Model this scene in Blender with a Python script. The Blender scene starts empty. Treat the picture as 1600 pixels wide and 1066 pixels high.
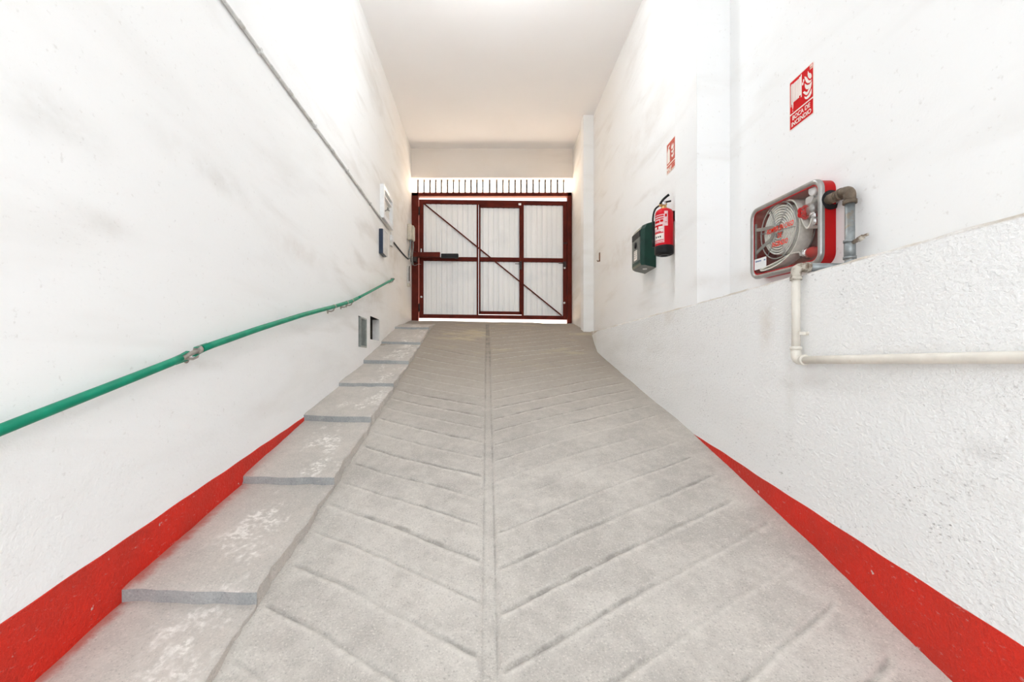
import bpy, math, random
import numpy as np
from mathutils import Vector, Matrix
random.seed(7)
PI = math.pi
C = bpy.context.scene.collection
F = 714.0                      # focal length in pixels of the 1600 px frame
rng = np.random.default_rng(3)

# ------------------------------------------------------------------ helpers
class MB:
    """collects shapes, then links them as ONE mesh object"""
    def __init__(s):
        s.v = []; s.f = []; s.m = []; s.sm = []
    def add(s, vs, fs, mi=0, smooth=False):
        b = len(s.v)
        s.v += [tuple(p) for p in vs]
        for f in fs:
            s.f.append(tuple(b + i for i in f)); s.m.append(mi); s.sm.append(smooth)
    def box(s, x0, x1, y0, y1, z0, z1, mi=0, fn=None):
        vs = [(x, y, z) for z in (z0, z1) for y in (y0, y1) for x in (x0, x1)]
        if fn: vs = [fn(*p) for p in vs]
        s.add(vs, [(0,2,3,1),(4,5,7,6),(0,1,5,4),(2,6,7,3),(0,4,6,2),(1,3,7,5)], mi)
    def bbox(s, x0, x1, y0, y1, z0, z1, r=.004, mi=0, fn=None):
        """box with chamfered edges"""
        X=(x0,x1); Y=(y0,y1); Z=(z0,z1)
        r = min(r, .45*min(abs(x1-x0),abs(y1-y0),abs(z1-z0)))
        vs=[]; idx={}
        for i in (0,1):
            for j in (0,1):
                for k in (0,1):
                    cx,cy,cz=X[i],Y[j],Z[k]; dx,dy,dz=(r,-r)[i],(r,-r)[j],(r,-r)[k]
                    for a in range(3):
                        p=[cx+dx,cy+dy,cz+dz]; p[a]=(cx,cy,cz)[a]
                        idx[(i,j,k,a)]=len(vs); vs.append(tuple(p))
        fs=[]
        def q(a,l): fs.append([idx[(*c,a)] for c in l])
        for i in (0,1):
            q(0,[(i,0,0),(i,1,0),(i,1,1),(i,0,1)]); q(1,[(0,i,0),(1,i,0),(1,i,1),(0,i,1)]); q(2,[(0,0,i),(1,0,i),(1,1,i),(0,1,i)])
        for j in (0,1):
            for k in (0,1):
                fs.append([idx[(0,j,k,1)],idx[(1,j,k,1)],idx[(1,j,k,2)],idx[(0,j,k,2)]])
                fs.append([idx[(j,0,k,0)],idx[(j,1,k,0)],idx[(j,1,k,2)],idx[(j,0,k,2)]])
                fs.append([idx[(j,k,0,0)],idx[(j,k,1,0)],idx[(j,k,1,1)],idx[(j,k,0,1)]])
        for i in (0,1):
            for j in (0,1):
                for k in (0,1): fs.append([idx[(i,j,k,a)] for a in range(3)])
        if fn: vs=[fn(*p) for p in vs]
        s.add(vs,fs,mi)
    def prism(s, pts, a, b, fn, mi=0, smooth=False):
        """polygon pts (u,v) between depths a and b; fn(u,v,w) -> xyz"""
        n=len(pts)
        vs=[fn(u,v,a) for u,v in pts]+[fn(u,v,b) for u,v in pts]
        s.add(vs,[tuple(range(n))[::-1],tuple(range(n,2*n))],mi)
        s.add(vs,[(i,(i+1)%n,n+(i+1)%n,n+i) for i in range(n)],mi,smooth)
    def ring(s, outer, inner, a, b, fn, mi=0):
        """frame between two outlines with equal point counts"""
        n=len(outer)
        vs=[fn(u,v,w) for w in (a,b) for L in (outer,inner) for u,v in L]
        fs=[]
        for i in range(n):
            j=(i+1)%n
            fs+=[(i,j,n+j,n+i),(2*n+i,3*n+i,3*n+j,2*n+j),(i,2*n+i,2*n+j,j),(n+i,n+j,3*n+j,3*n+i)]
        s.add(vs,fs,mi)
    def tube(s, pts, r, n=12, mi=0, caps=True, closed=False):
        P=[Vector(p) for p in pts]; N=len(P)
        R=r if isinstance(r,(list,tuple)) else [r]*N
        T=[]
        for i in range(N):
            if closed: t=P[(i+1)%N]-P[i-1]
            else: t=P[min(i+1,N-1)]-P[max(i-1,0)]
            T.append(t.normalized())
        up=Vector((0,0,1)) if abs(T[0].z)<.9 else Vector((1,0,0))
        u=(up-T[0]*up.dot(T[0])).normalized()
        vs=[]
        for i in range(N):
            u=(u-T[i]*u.dot(T[i])).normalized(); w=T[i].cross(u)
            for k in range(n):
                a=2*PI*k/n; vs.append(P[i]+(u*math.cos(a)+w*math.sin(a))*R[i])
        fs=[(i*n+k,i*n+(k+1)%n,(i+1)*n+(k+1)%n,(i+1)*n+k) for i in range(N-1) for k in range(n)]
        if closed: fs+=[((N-1)*n+k,(N-1)*n+(k+1)%n,(k+1)%n,k) for k in range(n)]
        s.add(vs,fs,mi,True)
        if caps and not closed:
            s.add(vs[:n],[tuple(range(n))[::-1]],mi); s.add(vs[-n:],[tuple(range(n))],mi)
    def lathe(s, prof, o, ax, n=32, mi=0, smooth=True):
        """prof: (radius, distance along axis) from origin o"""
        ax=Vector(ax).normalized(); o=Vector(o)
        up=Vector((0,0,1)) if abs(ax.z)<.9 else Vector((1,0,0))
        u=(up-ax*up.dot(ax)).normalized(); w=ax.cross(u)
        vs=[]; 
        for r,h in prof:
            for k in range(n):
                a=2*PI*k/n; vs.append(o+ax*h+(u*math.cos(a)+w*math.sin(a))*max(r,1e-5))
        fs=[(i*n+k,i*n+(k+1)%n,(i+1)*n+(k+1)%n,(i+1)*n+k) for i in range(len(prof)-1) for k in range(n)]
        s.add(vs,fs,mi,smooth)
    def ribbon(s, pts, wdir, width, th, mi=0):
        """flat strip: centre line pts, across direction wdir (vector or list), width, thickness"""
        P=[Vector(p) for p in pts]; N=len(P); vs=[]
        for i in range(N):
            t=(P[min(i+1,N-1)]-P[max(i-1,0)]).normalized()
            wd=Vector(wdir[i] if isinstance(wdir,list) else wdir); wd=(wd-t*wd.dot(t)).normalized()
            nn=t.cross(wd); ww=(width[i] if isinstance(width,list) else width)/2
            for a,b in ((-1,-.5),(1,-.5),(1,.5),(-1,.5)): vs.append(P[i]+wd*ww*a+nn*th*b)
        fs=[(i*4+k,i*4+(k+1)%4,(i+1)*4+(k+1)%4,(i+1)*4+k) for i in range(N-1) for k in range(4)]
        s.add(vs,fs,mi,False); s.add(vs[:4],[(3,2,1,0)],mi); s.add(vs[-4:],[(0,1,2,3)],mi)
    def build(s, name, mats, parent=None, label=None):
        me=bpy.data.meshes.new(name)
        o0=Vector(parent['_o']) if parent is not None and '_o' in parent else Vector((0,0,0))
        me.from_pydata([tuple(Vector(p)-o0) for p in s.v],[],s.f)
        for m in (mats if isinstance(mats,(list,tuple)) else [mats]): me.materials.append(m)
        me.polygons.foreach_set('material_index',s.m)
        me.polygons.foreach_set('use_smooth',s.sm)
        me.update()
        import bmesh
        bm=bmesh.new(); bm.from_mesh(me); bmesh.ops.remove_doubles(bm,verts=bm.verts,dist=1e-6)
        bmesh.ops.recalc_face_normals(bm,faces=bm.faces); bm.to_mesh(me); bm.free()
        ob=bpy.data.objects.new(name,me); C.objects.link(ob)
        if parent is not None:
            ob.parent=parent; ob['_o']=tuple(o0)
        if label: ob['label']=label
        return ob

def thing(name, loc, label, cat, group=None):
    o=bpy.data.objects.new(name,None); C.objects.link(o); o.location=loc; o.empty_display_size=.1
    o['_o']=tuple(loc); o['label']=label; o['category']=cat
    if group: o['group']=group
    return o
def tag(o, label, cat, kind=None, group=None):
    o['label']=label; o['category']=cat
    if kind: o['kind']=kind
    if group: o['group']=group
    return o
def struct(o, label, cat): return tag(o,label,cat,'structure')

def rrect(u0,u1,v0,v1,r,n=8):
    pts=[]
    for cx,cy,a0 in ((u1-r,v1-r,0),(u0+r,v1-r,90),(u0+r,v0+r,180),(u1-r,v0+r,270)):
        for k in range(n+1):
            a=math.radians(a0+90*k/n); pts.append((cx+r*math.cos(a),cy+r*math.sin(a)))
    return pts

def smooth_path(pts, n=8):
    """Catmull-Rom through pts"""
    P=[Vector(p) for p in pts]; out=[]
    for i in range(len(P)-1):
        a=P[max(i-1,0)]; b=P[i]; c=P[i+1]; d=P[min(i+2,len(P)-1)]
        for k in range(n):
            t=k/n
            out.append(.5*((2*b)+(c-a)*t+(2*a-5*b+4*c-d)*t*t+(3*b-a-3*c+d)*t**3))
    out.append(P[-1]); return out

def elbow(a, b, c, r, n=8):
    """round the corner b between a and c with radius r"""
    a,b,c=Vector(a),Vector(b),Vector(c); d1=(a-b).normalized(); d2=(c-b).normalized()
    p=b+d1*r; q=b+d2*r
    return [((1-t)**2)*p+2*t*(1-t)*b+t*t*q for t in [k/n for k in range(n+1)]]

def text_shape(txt, w, h, shear=0.0):
    """letters as (verts2d, faces) scaled into a w x h box, origin at lower left"""
    cu=bpy.data.curves.new('t','FONT'); cu.body=txt; cu.shear=shear; cu.resolution_u=4; cu.fill_mode='FRONT'; cu.offset=0.022
    ob=bpy.data.objects.new('t',cu); C.objects.link(ob); bpy.context.view_layer.update()
    dg=bpy.context.evaluated_depsgraph_get()
    me=bpy.data.meshes.new_from_object(ob.evaluated_get(dg))
    vs=[v.co.copy() for v in me.vertices]; fs=[tuple(p.vertices) for p in me.polygons]
    bpy.data.objects.remove(ob); bpy.data.meshes.remove(me); bpy.data.curves.remove(cu)
    x0=min(v.x for v in vs); x1=max(v.x for v in vs); y0=min(v.y for v in vs); y1=max(v.y for v in vs)
    return [((v.x-x0)/(x1-x0)*w,(v.y-y0)/(y1-y0)*h) for v in vs], fs
def put_text(mb, txt, u, v, w, h, depth, fn, mi=0, shear=0.0, th=.0006):
    vs,fs=text_shape(txt,w,h,shear)
    n=len(vs)
    mb.add([fn(u+a,v+b,depth) for a,b in vs],fs,mi)

# ------------------------------------------------------------------ materials
def nodes(m):
    m.use_nodes=True; nt=m.node_tree; nt.nodes.clear()
    out=nt.nodes.new('ShaderNodeOutputMaterial'); b=nt.nodes.new('ShaderNodeBsdfPrincipled')
    nt.links.new(b.outputs[0],out.inputs[0]); return nt,b,out
class NT:
    def __init__(s,nt): s.nt=nt
    def n(s,t,**k):
        x=s.nt.nodes.new(t)
        for a,v in k.items(): setattr(x,a,v)
        return x
    def l(s,a,b): s.nt.links.new(a,b)
    def val(s,sock,v):
        if hasattr(v,'links'): s.l(v,sock)
        else: sock.default_value=v
    def math(s,op,a,b=None,clamp=False):
        x=s.n('ShaderNodeMath',operation=op,use_clamp=clamp); s.val(x.inputs[0],a)
        if b is not None: s.val(x.inputs[1],b)
        return x.outputs[0]
    def mapr(s,v,a,b,c=0.,d=1.):
        x=s.n('ShaderNodeMapRange',interpolation_type='SMOOTHSTEP'); s.val(x.inputs[0],v)
        for i,q in enumerate((a,b,c,d)): s.val(x.inputs[i+1],q)
        return x.outputs[0]
    def pos(s):
        if not hasattr(s,'_p'): s._p=s.n('ShaderNodeNewGeometry').outputs['Position']
        return s._p
    def xyz(s):
        if not hasattr(s,'_x'):
            x=s.n('ShaderNodeSeparateXYZ'); s.l(s.pos(),x.inputs[0]); s._x=x.outputs
        return s._x
    def noise(s,scale=1,detail=4,rough=.55,stretch=(1,1,1),rot=(0,0,0),loc=(0,0,0),dist=0.,vec=None):
        mp=s.n('ShaderNodeMapping'); s.l(vec if vec is not None else s.pos(),mp.inputs[0])
        mp.inputs['Scale'].default_value=stretch; mp.inputs['Rotation'].default_value=rot; mp.inputs['Location'].default_value=loc
        x=s.n('ShaderNodeTexNoise'); s.l(mp.outputs[0],x.inputs['Vector'])
        x.inputs['Scale'].default_value=scale; x.inputs['Detail'].default_value=detail; x.inputs['Roughness'].default_value=rough; x.inputs['Distortion'].default_value=dist
        return x.outputs['Fac']
    def mix(s,f,a,b):
        x=s.n('ShaderNodeMix',data_type='RGBA'); s.val(x.inputs[0],f)
        s.val(x.inputs[6],a if hasattr(a,'links') else (*a,1)); s.val(x.inputs[7],b if hasattr(b,'links') else (*b,1))
        return x.outputs[2]
    def bump(s,h,strength,dist,normal=None):
        x=s.n('ShaderNodeBump'); s.l(h,x.inputs['Height']); x.inputs['Strength'].default_value=strength; x.inputs['Distance'].default_value=dist
        if normal is not None: s.l(normal,x.inputs['Normal'])
        return x.outputs[0]

def M(name,col,rough=.5,metal=0.,var=.08,scale=30,bump=0.,spec=.5,dark=None,dthr=(.55,.75),dscale=6,coat=0.):
    m=bpy.data.materials.new(name); nt,b,out=nodes(m); k=NT(nt)
    n=k.noise(scale,4); c2=tuple(min(1,c*(1-var*2)) for c in col)
    c=k.mix(k.mapr(n,.35,.65),c2,col)
    if dark: c=k.mix(k.mapr(k.noise(dscale,6,.65),dthr[0],dthr[1]),c,dark)
    k.l(c,b.inputs['Base Color']); b.inputs['Roughness'].default_value=rough; b.inputs['Metallic'].default_value=metal
    b.inputs['Specular IOR Level'].default_value=spec; b.inputs['Coat Weight'].default_value=coat
    if bump: k.l(k.bump(n,.6,bump),b.inputs['Normal'])
    return m

def wall_mat(name,base,grime,side,rough_amt=1.0,pits=0.0,smoke=1.0,stucco_z=None,warm=1.0,stains=()):
    """white painted plaster with horizontal scuff and soot streaks"""
    m=bpy.data.materials.new(name); nt,b,out=nodes(m); k=NT(nt); x=k.xyz()
    # long soft smudges, slightly falling along the corridor
    s1=k.noise(1.0,5,.6,(.6,.42,1.7),(math.radians(6),0,0),(side*3.1,0,0),.4)
    s2=k.noise(1.0,4,.5,(.8,.8,4.2),(math.radians(12),0,0),(side*7.7,2,0),.4)
    far=k.mapr(x[1],2.0,7.5,.30,1.0)
    a=k.math('MULTIPLY',k.mapr(s1,.48,.80,0,.60),far)
    a2=k.math('MULTIPLY',k.mapr(s2,.52,.78,0,.52),far)
    a=k.math('MULTIPLY',k.math('MAXIMUM',a,a2),smoke)
    c=k.mix(a,base,grime)
    # fine dust freckles
    d=k.noise(38,3,.6); c=k.mix(k.mapr(d,.64,.74,0,.22*smoke),c,tuple(g*.8 for g in grime))
    # broad warm tint put into the colour, growing towards the street end
    yl=k.math('MULTIPLY',k.mapr(x[1],4.5,9.0,0,.55*warm),k.mapr(k.noise(1.3,4),.3,.7,.5,1.))
    c=k.mix(yl,c,(base[0]*.93,base[1]*.87,base[2]*.78))
    if pits>1:   # tan dust line along the ledge lip
        ll=k.math('SUBTRACT',x[2],k.math('ADD',k.math('MULTIPLY',x[1],.00996),.4223))
        c=k.mix(k.math('MULTIPLY',k.mapr(ll,-.014,-.006),k.mapr(k.noise(5,4,.6),.3,.6,.25,.75)),c,(.50,.42,.33))
    for (ys,zs,wy,wz,amt,col) in stains:
        dy=k.mapr(k.math('ABSOLUTE',k.math('SUBTRACT',x[1],ys)),0,wy,1,0); dz=k.mapr(k.math('ABSOLUTE',k.math('SUBTRACT',x[2],zs)),0,wz,1,0)
        c=k.mix(k.math('MULTIPLY',k.math('MULTIPLY',dy,dz),k.mapr(k.noise(6,5,.6,(1,.7,1)),.25,.75,0,amt*.8)),c,col)
    if pits:
        pn=k.noise(75,3,.6,(1,.6,1.5)); pa=k.mapr(k.noise(1.6,4,.6),.42,.68)
        c=k.mix(k.math('MULTIPLY',k.mapr(pn,.60,.70),k.math('MULTIPLY',pa,.55*pits)),c,(.30,.28,.27))
    k.l(c,b.inputs['Base Color']); b.inputs['Roughness'].default_value=.72; b.inputs['Specular IOR Level'].default_value=.25
    n1=k.noise(9,5,.6); n2=k.noise(70,3,.6)
    h=k.math('ADD',k.math('MULTIPLY',n1,.8),k.math('MULTIPLY',n2,.35))
    if stucco_z is not None:
        # rough lower coat below a line that climbs with the ramp
        zz=k.math('SUBTRACT',x[2],k.math('ADD',k.math('MULTIPLY',x[1],.245),stucco_z))
        lo=k.mapr(zz,-.05,.10,1.0,.22); h=k.math('MULTIPLY',h,lo)
    if rough_amt>1: h=k.math('ADD',h,k.math('MULTIPLY',k.mapr(k.noise(60,4,.65,(1,.75,1.2)),.35,.65),.28*(1 if stucco_z is None else .0)))
    k.l(k.bump(h,min(1,.55*rough_amt),.012 if rough_amt<1.5 else .0075),b.inputs['Normal'])
    return m

WHITE=(.885,.885,.882)
m_wall_l=wall_mat('plaster_left',WHITE,(.56,.52,.47),1,1.3,.35,1.0,stucco_z=-.52,stains=[(1.55,.85,.35,.14,.55,(.55,.53,.49)),(2.5,1.03,.7,.12,.5,(.56,.53,.49)),(1.75,.55,.25,.08,.5,(.58,.55,.51)),(3.6,.90,.8,.16,.45,(.58,.52,.46)),(7.2,1.75,.7,.30,.6,(.50,.42,.33)),(5.9,.9,.8,.25,.45,(.55,.47,.38)),(8.0,2.7,.9,.5,.5,(.52,.44,.35)),(2.2,.0,.6,.05,.4,(.5,.46,.4))])
m_wall_r=wall_mat('plaster_right',WHITE,(.56,.51,.45),2,.22,0,1.0,stains=[(4.1,.72,.5,.10,.7,(.45,.40,.34)),(6.2,1.5,1.2,.35,.5,(.58,.50,.42)),(5.4,2.6,1.1,.5,.35,(.62,.56,.5)),(3.2,.62,.5,.1,.4,(.55,.48,.40))])
m_wall_low=wall_mat('stucco_right',(.885,.883,.875),(.60,.56,.50),5,1.8,1.5,.75,stains=[(2.50,.22,.10,.30,.55,(.58,.47,.34)),(2.30,.0,.06,.5,.3,(.5,.45,.38)),(2.2,-.08,.5,.07,.45,(.45,.41,.36)),(1.42,-.26,.10,.05,.6,(.4,.38,.36)),(3.9,.40,.5,.14,.45,(.60,.52,.42)),(1.6,.02,.5,.06,.3,(.45,.41,.36))])
m_far=wall_mat('plaster_lintel',(.80,.755,.71),(.5,.45,.4),3,.5,0,.6)
m_pillar=wall_mat('plaster_pillar',(.87,.87,.86),(.6,.57,.5),4,.3,.1,.5,warm=.3)
m_niche=M('niche_plaster',(.80,.79,.77),.8,0,.05,20,.004)
m_hole=M('recess_dark',(.035,.03,.025),.9,spec=.05)  # darkness inside the grille opening and niche put into the colour

def ceiling_mat():
    m=bpy.data.materials.new('ceiling_paint'); nt,b,out=nodes(m); k=NT(nt)
    c=k.mix(k.mapr(k.noise(.8,4),.35,.7,0,.5),(.88,.86,.85),(.85,.825,.81))
    k.l(c,b.inputs['Base Color']); b.inputs['Roughness'].default_value=.8; b.inputs['Specular IOR Level'].default_value=.2
    k.l(k.bump(k.noise(30,3),.2,.004),b.inputs['Normal']); return m
m_ceil=ceiling_mat()

def concrete(name,light,dark,attr=False,spill=False):
    m=bpy.data.materials.new(name); nt,b,out=nodes(m); k=NT(nt); x=k.xyz()
    n1=k.noise(1.5,6,.65); n2=k.noise(14,6,.7,(1,.8,1)); n3=k.noise(120,3,.7); n4=k.noise(4.0,5,.7,(1.0,1.0,1))
    f=k.math('ADD',k.math('MULTIPLY',n1,.45),k.math('ADD',k.math('MULTIPLY',n2,.35),k.math('MULTIPLY',n4,.2)))
    c=k.mix(k.mapr(f,.38,.62),dark,light)
    c=k.mix(k.mapr(n3,.55,.70,0,.62),c,tuple(v*.62 for v in dark))
    c=k.mix(k.mapr(n3,.44,.32,0,.6),c,tuple(min(1,v*1.25) for v in light))
    h=k.math('ADD',k.math('MULTIPLY',n2,.6),k.math('MULTIPLY',n3,.35))
    if attr:
        at=k.n('ShaderNodeAttribute',attribute_name='groove'); g=at.outputs['Fac']
        gn=k.noise(7,5,.7); g2=k.noise(26,4,.7)
        c=k.mix(k.math('MULTIPLY',k.mapr(x[1],2.5,6.0,0,.8),k.mapr(n1,.3,.6,.75,1)),c,(.30,.255,.205))
        # ochre smears near the top, worn by turning wheels
        oc=k.math('MULTIPLY',k.mapr(k.noise(1.2,5,.6,(1.1,1.9,1),(0,0,.7),(4,1,0)),.53,.68,0,.75),k.mapr(x[1],5.0,7.0))
        c=k.mix(oc,c,(.50,.43,.30))
        # grit settled in the grooves in broken runs
        grit=k.math('MULTIPLY',k.mapr(g,.10,.85),k.mapr(gn,.40,.62,.22,.95))
        c=k.mix(k.math('MULTIPLY',grit,k.mapr(x[1],2.5,6.0,.62,.85)),c,tuple(v*.42 for v in dark))
        ar=k.n('ShaderNodeAttribute',attribute_name='ridge')
        c=k.mix(k.math('MULTIPLY',ar.outputs['Fac'],k.mapr(g2,.38,.6,.1,.6)),c,tuple(min(1,v*1.16) for v in light))
    if spill:
        # pale worn scrapes on the treads
        sc=k.math('MULTIPLY',k.mapr(k.noise(2.2,6,.7,(1.6,.9,1),(0,0,-.8)),.50,.62),k.mapr(k.noise(30,5,.75),.44,.58))
        xc=k.mapr(k.math('ABSOLUTE',k.math('ADD',x[0],1.12)),.08,.26,1,0)
        c=k.mix(k.math('MULTIPLY',k.math('MULTIPLY',sc,xc),1.),c,(.80,.765,.72))
        # red paint spilled from the painted skirting, fading away from the wall
        e=k.math('ADD',x[0],k.math('MULTIPLY',k.math('SUBTRACT',k.noise(9,5,.7),.5),.12))
        sp=k.math('MULTIPLY',k.mapr(e,-1.475,-1.41,1,0),k.mapr(x[1],3.5,2.2,0,1))
        c=k.mix(k.math('MULTIPLY',sp,.8),c,(.42,.085,.06))
    k.l(c,b.inputs['Base Color']); b.inputs['Roughness'].default_value=.85; b.inputs['Specular IOR Level'].default_value=.25
    k.l(k.bump(h,.55,.009),b.inputs['Normal']); return m
m_floor=concrete('ramp_concrete',(.585,.55,.505),(.43,.40,.365),attr=True)
m_step=concrete('step_concrete',(.565,.52,.475),(.46,.43,.395),spill=True)
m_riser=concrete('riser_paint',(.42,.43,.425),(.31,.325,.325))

def red_band():
    m=bpy.data.materials.new('red_band_paint'); nt,b,out=nodes(m); k=NT(nt); x=k.xyz()
    c=k.mix(k.mapr(k.noise(3,5,.6),.35,.65),(.70,.026,.012),(.57,.030,.016))
    c=k.mix(k.mapr(k.noise(45,5,.75,(1,.5,1.6)),.60,.72,0,.55),c,(.62,.40,.37))
    c=k.mix(k.mapr(k.noise(20,3),.72,.78,0,.7),c,(.72,.68,.64))
    k.l(c,b.inputs['Base Color']); b.inputs['Roughness'].default_value=.55; b.inputs['Specular IOR Level'].default_value=.3
    k.l(k.bump(k.noise(55,4,.7),.8,.012),b.inputs['Normal']); return m
m_red_band=red_band()

m_gate=M('red_oxide_paint',(.130,.018,.010),.6,0,.12,8,.001,.12,(.075,.011,.007),(.5,.75),3)
m_gate_dark=M('black_oxide_iron',(.035,.018,.014),.5,0,.1,20)
def sheet_mat():
    m=bpy.data.materials.new('galvanised_sheet'); nt,b,out=nodes(m); k=NT(nt)
    st=k.noise(1.0,4,.5,(9,1,.25)); sp=k.noise(2.0,3,.5)
    c=k.mix(k.mapr(st,.35,.7),(.89,.89,.88),(.84,.85,.845)); c=k.mix(k.mapr(sp,.5,.75,0,.30),c,(.62,.65,.67))
    k.l(c,b.inputs['Base Color']); b.inputs['Roughness'].default_value=.5; b.inputs['Metallic'].default_value=.15
    return m
m_sheet=sheet_mat()
def transl():
    m=bpy.data.materials.new('translucent_sheet'); nt,b,out=nodes(m); k=NT(nt)
    t=nt.nodes.new('ShaderNodeBsdfTranslucent'); t.inputs[0].default_value=(.85,.83,.80,1)
    d=nt.nodes.new('ShaderNodeBsdfDiffuse'); d.inputs[0].default_value=(.9,.89,.86,1)
    mx=nt.nodes.new('ShaderNodeMixShader'); mx.inputs[0].default_value=.25
    k.l(t.outputs[0],mx.inputs[1]); k.l(d.outputs[0],mx.inputs[2]); k.l(mx.outputs[0],out.inputs[0]); return m
m_transl=transl()
m_seam=M('seam_strip',(.16,.14,.13),.7,spec=.1)
m_green=M('green_plastic',(.004,.27,.155),.42,0,.10,12,0,.22)
m_rail_steel=M('weathered_steel',(.42,.38,.34),.55,.3,.12,25,0,.5,(.20,.13,.08),(.55,.7),20)
m_galv=M('galvanised_pipe',(.31,.335,.34),.42,.55,.15,25,.0006,.5,(.30,.24,.18),(.58,.72),14)
m_rusty=M('rusty_fitting',(.20,.15,.105),.6,.3,.2,35,.002,.5,(.10,.07,.05),(.48,.66),18)
m_cream=M('cream_pipe_paint',(.78,.735,.66),.45,0,.05,12,.001,.4,(.45,.36,.27),(.66,.74),9)
m_cream_dirty=M('grimy_cream_paint',(.60,.55,.47),.5,0,.1,12,.001,.4,(.20,.15,.11),(.46,.60),22)
m_ext_red=M('extinguisher_red',(.66,.004,.016),.3,0,.03,5,0,.22)
m_box_red=M('cabinet_red',(.48,.005,.006),.4,0,.06,6,0,.2)
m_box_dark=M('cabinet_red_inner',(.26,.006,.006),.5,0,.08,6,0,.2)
m_black=M('black_plastic',(.014,.014,.016),.45,0,.1,30,0,.2)
m_steel=M('brushed_steel',(.40,.39,.375),.3,.7,.08,18)
m_chrome=M('chrome',(.80,.80,.80),.14,1.,.03,10)
m_grey_arm=M('grey_arm_steel',(.27,.26,.24),.45,.4,.1,30)
m_brass=M('brass',(.70,.46,.18),.35,.8,.08,30)
m_hose=M('canvas_hose',(.76,.74,.67),.8,0,.06,60,.002,.3,(.55,.52,.45),(.55,.72),10)
m_hose_edge=M('canvas_hose_edge',(.78,.77,.71),.8,0,.08,60,.001)
m_white=M('white_enamel',(.82,.82,.82),.4,0,.03,20)
m_offwhite=M('white_plastic',(.72,.70,.66),.5,0,.05,20)
m_beige=M('beige_box',(.62,.57,.47),.5,0,.08,15,0,.5,(.40,.34,.26),(.6,.75),14)
m_navy=M('navy_plastic',(.016,.030,.062),.4,0,.1,20)
m_pale=M('pale_grey_plastic',(.60,.585,.56),.45,0,.05,20)
m_dgreen=M('dark_green_enamel',(.004,.040,.027),.35,0,.1,10,0,.35)
m_gpanel=M('grey_panel',(.15,.155,.14),.5,0,.1,25)
m_sign_red=M('sign_red',(.62,.004,.006),.6,0,.03,10,0,.12)
m_sign_faded=M('sign_faded_red',(.62,.075,.04),.5,0,.15,60)
m_sign_pale=M('sign_bleached',(.80,.42,.32),.6,0,.25,50,0,.3,(.82,.72,.66),(.42,.6),30)
m_sign_white=M('sign_cream',(.86,.80,.74),.5,0,.03,20)
m_glass_red=M('red_lettering',(.80,.035,.008),.6,0,.05,20,0,.05)
m_blue_ink=M('blue_ink',(.10,.17,.38),.6,0,.1,20)
m_pinkish=M('label_pink',(.86,.60,.62),.5,0,.08,60)
m_cond=M('grey_conduit',(.70,.69,.67),.5,0,.08,10,0,.5,(.35,.33,.3),(.6,.7),8)
m_rust=M('rust',(.23,.10,.04),.8,0,.2,60,.002)
m_slat=M('grille_slat',(.42,.45,.42),.5,.2,.1,20)
m_out=M('street_paving',(.62,.52,.42),.9,0,.08,3)
def glass_mat():
    m=bpy.data.materials.new('cover_pane'); nt,b,out=nodes(m)
    b.inputs['Base Color'].default_value=(1,1,1,1); b.inputs['Roughness'].default_value=.03
    b.inputs['Transmission Weight'].default_value=1; b.inputs['IOR'].default_value=1.0
    k=NT(nt); t=nt.nodes.new('ShaderNodeBsdfTransparent'); g=nt.nodes.new('ShaderNodeBsdfGlossy'); g.inputs['Roughness'].default_value=.05
    mx=nt.nodes.new('ShaderNodeMixShader'); mx.inputs[0].default_value=.06
    k.l(t.outputs[0],mx.inputs[1]); k.l(g.outputs[0],mx.inputs[2]); k.l(mx.outputs[0],out.inputs[0]); nt.nodes.remove(b)
    return m
m_glass=glass_mat()

# ------------------------------------------------------------------ camera
cam=bpy.data.cameras.new('camera'); co=bpy.data.objects.new('camera',cam); C.objects.link(co)
co.location=(0,0,0); co.rotation_euler=(PI/2,0,0)
cam.sensor_width=36; cam.lens=F/1600*36; cam.shift_x=39/1600; cam.shift_y=38/1600; cam.clip_start=.05
bpy.context.scene.camera=co

# ------------------------------------------------------------------ setting
XL=-1.48; XR=1.80; XD=1.53; ZC=4.23
PY=np.array([-3.,.5,1.5,2.0,3.5,5.5,6.4,7.34,8.0,8.91,9.3,14.]); PZ=np.array([-2.33,-1.345,-1.065,-.925,-.52,0.,.25,.51,.68,.85,.88,.88])
TY=np.array([-3.,1.5,2.0,3.5,5.5,6.4,7.7,8.91,14.]); TT=np.array([.02,.026,.04,.04,-.02,-.06,-.035,-.03,-.03])
# smooth the profile a little
_yy=np.linspace(-3,14,1701); _pz=np.interp(_yy,PY,PZ); _tt=np.interp(_yy,TY,TT)
_k=np.ones(41)/41; _pzs=np.convolve(np.pad(_pz,20,mode='edge'),_k,'valid'); _tts=np.convolve(np.pad(_tt,20,mode='edge'),_k,'valid')
_pzs[:21]=_pz[:21]
def fz(x,y): return np.interp(y,_yy,_pzs)+np.asarray(x)/1.5*np.interp(y,_yy,_tts)

def vnoise(x,y,s,seed):
    """cheap smooth value noise on arrays"""
    r=np.random.default_rng(seed); g=r.random((64,64)); X=x*s+100; Y=y*s+100
    xi=np.floor(X).astype(int); yi=np.floor(Y).astype(int); fx=X-xi; fy=Y-yi
    fx=fx*fx*(3-2*fx); fy=fy*fy*(3-2*fy)
    a=g[xi%64,yi%64]; b=g[(xi+1)%64,yi%64]; c=g[xi%64,(yi+1)%64]; d=g[(xi+1)%64,(yi+1)%64]
    return (a*(1-fx)+b*fx)*(1-fy)+(c*(1-fx)+d*fx)*fy

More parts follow.
